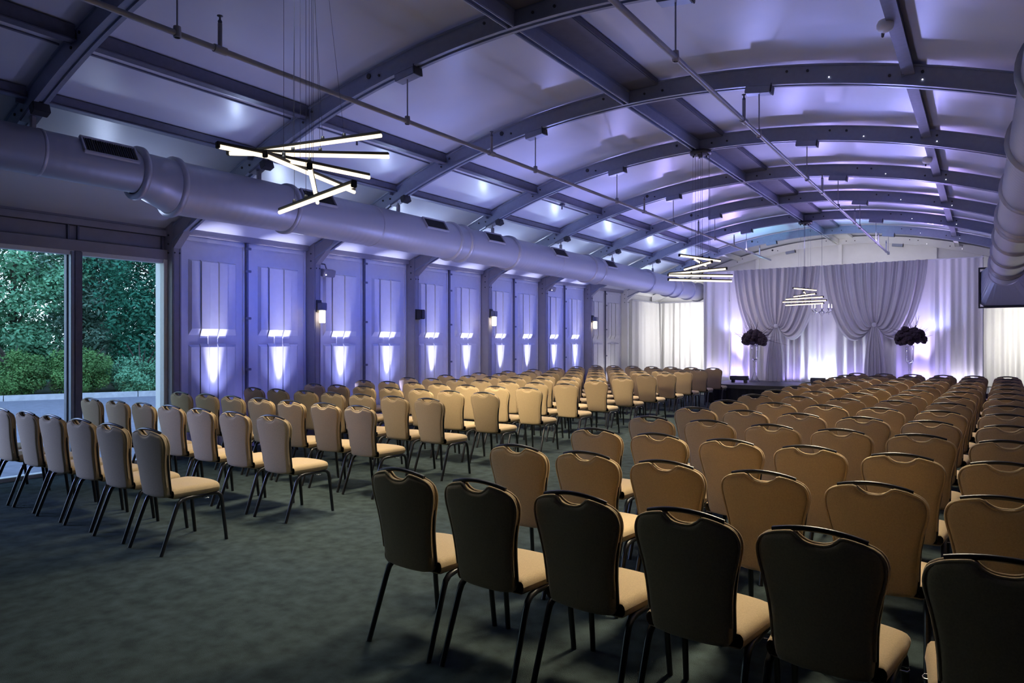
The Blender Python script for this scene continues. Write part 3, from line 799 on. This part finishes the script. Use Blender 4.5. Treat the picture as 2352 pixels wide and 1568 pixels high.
# ------------------------------------------------------------------ lights
def spot(loc, tgt, col, W, ang, blend=.6, rad=.05):
    l = bpy.data.lights.new('spot', 'SPOT'); l.energy = W; l.color = col; l.spot_size = math.radians(ang); l.spot_blend = blend; l.shadow_soft_size = rad
    o = bpy.data.objects.new('spot_lamp', l); COL.objects.link(o); o.location = loc
    o.rotation_euler = (Vector(tgt)-Vector(loc)).to_track_quat('-Z', 'Y').to_euler(); return o
def area(loc, tgt, col, W, sx, sy, spread=180):
    l = bpy.data.lights.new('area', 'AREA'); l.shape = 'RECTANGLE'; l.size = sx; l.size_y = sy; l.energy = W; l.color = col; l.spread = math.radians(spread)
    o = bpy.data.objects.new('area_lamp', l); COL.objects.link(o); o.location = loc
    o.rotation_euler = (Vector(tgt)-Vector(loc)).to_track_quat('-Z', 'Y').to_euler(); return o
BLUE = (.05, .12, 1.0); VIO = (.42, .34, 1.0); LAV = (.70, .70, 1.0); WARM = (1, .87, .62)
for k in range(0, 5):
    for hlf in (0, 1):
        y = ybay(k)+.07+hlf*1.1225+.58
        spot((WX+.125, y, .48), (WX-.01, y, 1.9), LAV, 540, 22, .9, .015)
        spot((WX+.26, y, .48), (WX+.0, y, 1.8), (.36, .40, 1), 60, 60, 1, .03)
    y = ybay(k)+1.19
    area((-7.35, y+(.45 if k == 0 else .1), 2.86), (WX, y+(.2 if k == 0 else .1), 1.9), BLUE, 8.5, (.9 if k == 0 else 1.6), .12, 95)  # added unseen blue wash from below the duct
    spot((WX+.4, y, .12), (WX+.1, y, 2.6), (.3, .3, 1), 14, 110, 1, .05)
spot((WX+.6, 18.2, .1), (WX, 18.2, 1.8), (1, .95, .9), 40, 110, 1)
# unseen lamps added in mid-air to give the roof its uplit look
for k in range(-2, 6):
    y = ybay(k); fk = max(0, k)/5; nk = (.06, .28, .7)[k+2] if k < 1 else 1
    colr = (.31+.19*fk, .38-.02*fk, 1.0)
    for x, w in ((CX-2.1, .9), (CX+.55, 1.1), (CX+2.2, 1.3)):
        spot((x, y+1.95, 3.35), (x, y+.8, 4.6), colr, (26+80*fk)*w*nk, 105, 1, .04)
    spot((1.3, y+1.9, 2.7), (.8, y+1.0, 4.1), colr, (40+50*fk)*nk, 110, 1, .05)
    spot((-5.4, y+1.2, 1.6), (-6.8, y+1.2, 3.9), (.36, .40, 1), 120*nk, 120, 1, .08)
    if k >= -1:
        spot((WX+1.15, y+1.2, 2.95), (WX+1.5, y+1.2, 3.6), (.55, .68, 1), (34+26*fk)*(1 if k >= 0 else .45), 150, 1, .08)
        spot((-6.95, y+2.05, 3.66), (-6.6, y+1.3, 4.2), (.55, .68, 1), 7+4*fk, 120, 1, .04)
for k in range(-1, 7):  # added blue fill from unseen spots, for ambient light on the arches
    y = ybay(k); nk = (.4, .7)[k+1] if k < 1 else 1
    for x in (CX-2.6, CX+2.4):
        spot((x, y+.4, 1.85), (x, y+.9, 4.4), (.34, .41, 1), 24*nk, 165, 1, .08)
# warm general light over the seating
for y in (4.6, 7.4, 10.4, 13.4):
    for x in (-6.0, -3.9, -1.2):
        if x < -5: area((x, y, 3.8), (x, y+.1, 0), WARM, 36, .8, .5, 76)
        else: area((x, y+1.0, 3.8), (x-.2, y-1.2, 0), WARM, {-3.9: 20, -1.2: 33}[x], .8, .5, 66)
area((-5.2, 4.6, 2.95), (-6.8, 10.5, .5), WARM, 30, 1.2, .5, 54)  # added unseen lamp, brightens chair backs of the left block
area((-3.7, 2.6, 4.2), (-3.9, 2.8, 0), (.9, .95, 1), 10, .8, .5, 70)  # added unseen cool lamp for the foreground floor
area((-11.2, .6, 2.4), (-7.0, 3.4, .7), (.36, .42, 1), 24, 1.8, 1.8, 34)  # added lamp outside the glass, standing in for daylight on chair backs
spot((1.5, 15.6, .9), (.5, 17.4, 2.7), (.6, .55, 1), 60, 50, 1, .1)  # added unseen spot to lift the dark duct hood
# stage light
for x, wd, c_, w in ((-5.85, .5, VIO, 16), (-3.58, .42, (.78, .88, 1), 26), (-1.25, .5, VIO, 16), (-6.6, .4, (.85, .8, 1), 5), (-.4, .5, (.85, .8, 1), 6), (-2.8, .5, VIO, 4), (-4.3, .4, VIO, 4)):
    area((x, YD-.20, ST+.03), (x, YD-.14, 3), c_, w, wd, .06, 170)
for x, w in ((-5.80, 650), (-1.28, 700), (-3.56, 90)):
    spot((x, YD-.34, ST+.05), (x, YD+.0, ST+2.6), (.62, .52, 1), w, 46, 1, .05)
area((-3.5, 16.8, 3.9), (-3.5, 20, 2.2), (.72, .66, 1), 27, 5, .3, 100)
spot((-7.0, 18.2, 3.4), (-3.6, 20, 1.8), (1, .86, .76), 160, 75, 1, .1)
area((-7.3, 20.3, 1.9), (-8.3, 21.7, 1.5), (1, .98, 1), 52, .3, 2.2)
area((.6, 20.4, 1.9), (1.6, 21.7, 1.5), (1, .97, .92), 46, .3, 2.2)
area((-3.4, 20.8, 3.7), (-3.4, 21.7, 4.2), (1, .98, .95), 9, 4.5, .2)
spot((-5.2, 18.2, 3.3), (-4.6, 18.4, 4.6), (.25, .75, 1), 100, 120, 1)
spot((-2.6, 18.2, 3.3), (-2.6, 18.4, 4.6), (.35, .7, 1), 70, 120, 1)

w = bpy.data.worlds.new('World'); S.world = w; w.use_nodes = True
nt = w.node_tree; bg = nt.nodes['Background']
tc = nt.nodes.new('ShaderNodeTexCoord'); sp = nt.nodes.new('ShaderNodeSeparateXYZ'); cr = nt.nodes.new('ShaderNodeValToRGB')
nt.links.new(tc.outputs['Generated'], sp.inputs[0]); nt.links.new(sp.outputs['Z'], cr.inputs['Fac']); nt.links.new(cr.outputs['Color'], bg.inputs['Color'])
cr.color_ramp.elements[0].position = 0; cr.color_ramp.elements[0].color = (.60, .78, .88, 1)
cr.color_ramp.elements[1].position = .7; cr.color_ramp.elements[1].color = (.36, .52, .90, 1)
bg.inputs['Strength'].default_value = 3.2

# ------------------------------------------------------------------ camera
cd = bpy.data.cameras.new('Camera'); cam = bpy.data.objects.new('Camera', cd); COL.objects.link(cam)
cam.location = (0, 0, 1.6); cam.rotation_euler = (PI/2, 0, math.radians(34.57))
cd.sensor_fit = 'HORIZONTAL'; cd.sensor_width = 36; cd.lens = 36*1573/2352; cd.clip_start = .05; cd.clip_end = 200
S.camera = cam
S.view_settings.view_transform = 'Standard'; S.view_settings.look = 'None'; S.view_settings.gamma = 1; S.view_settings.use_curve_mapping = False
S.view_settings.exposure = 0
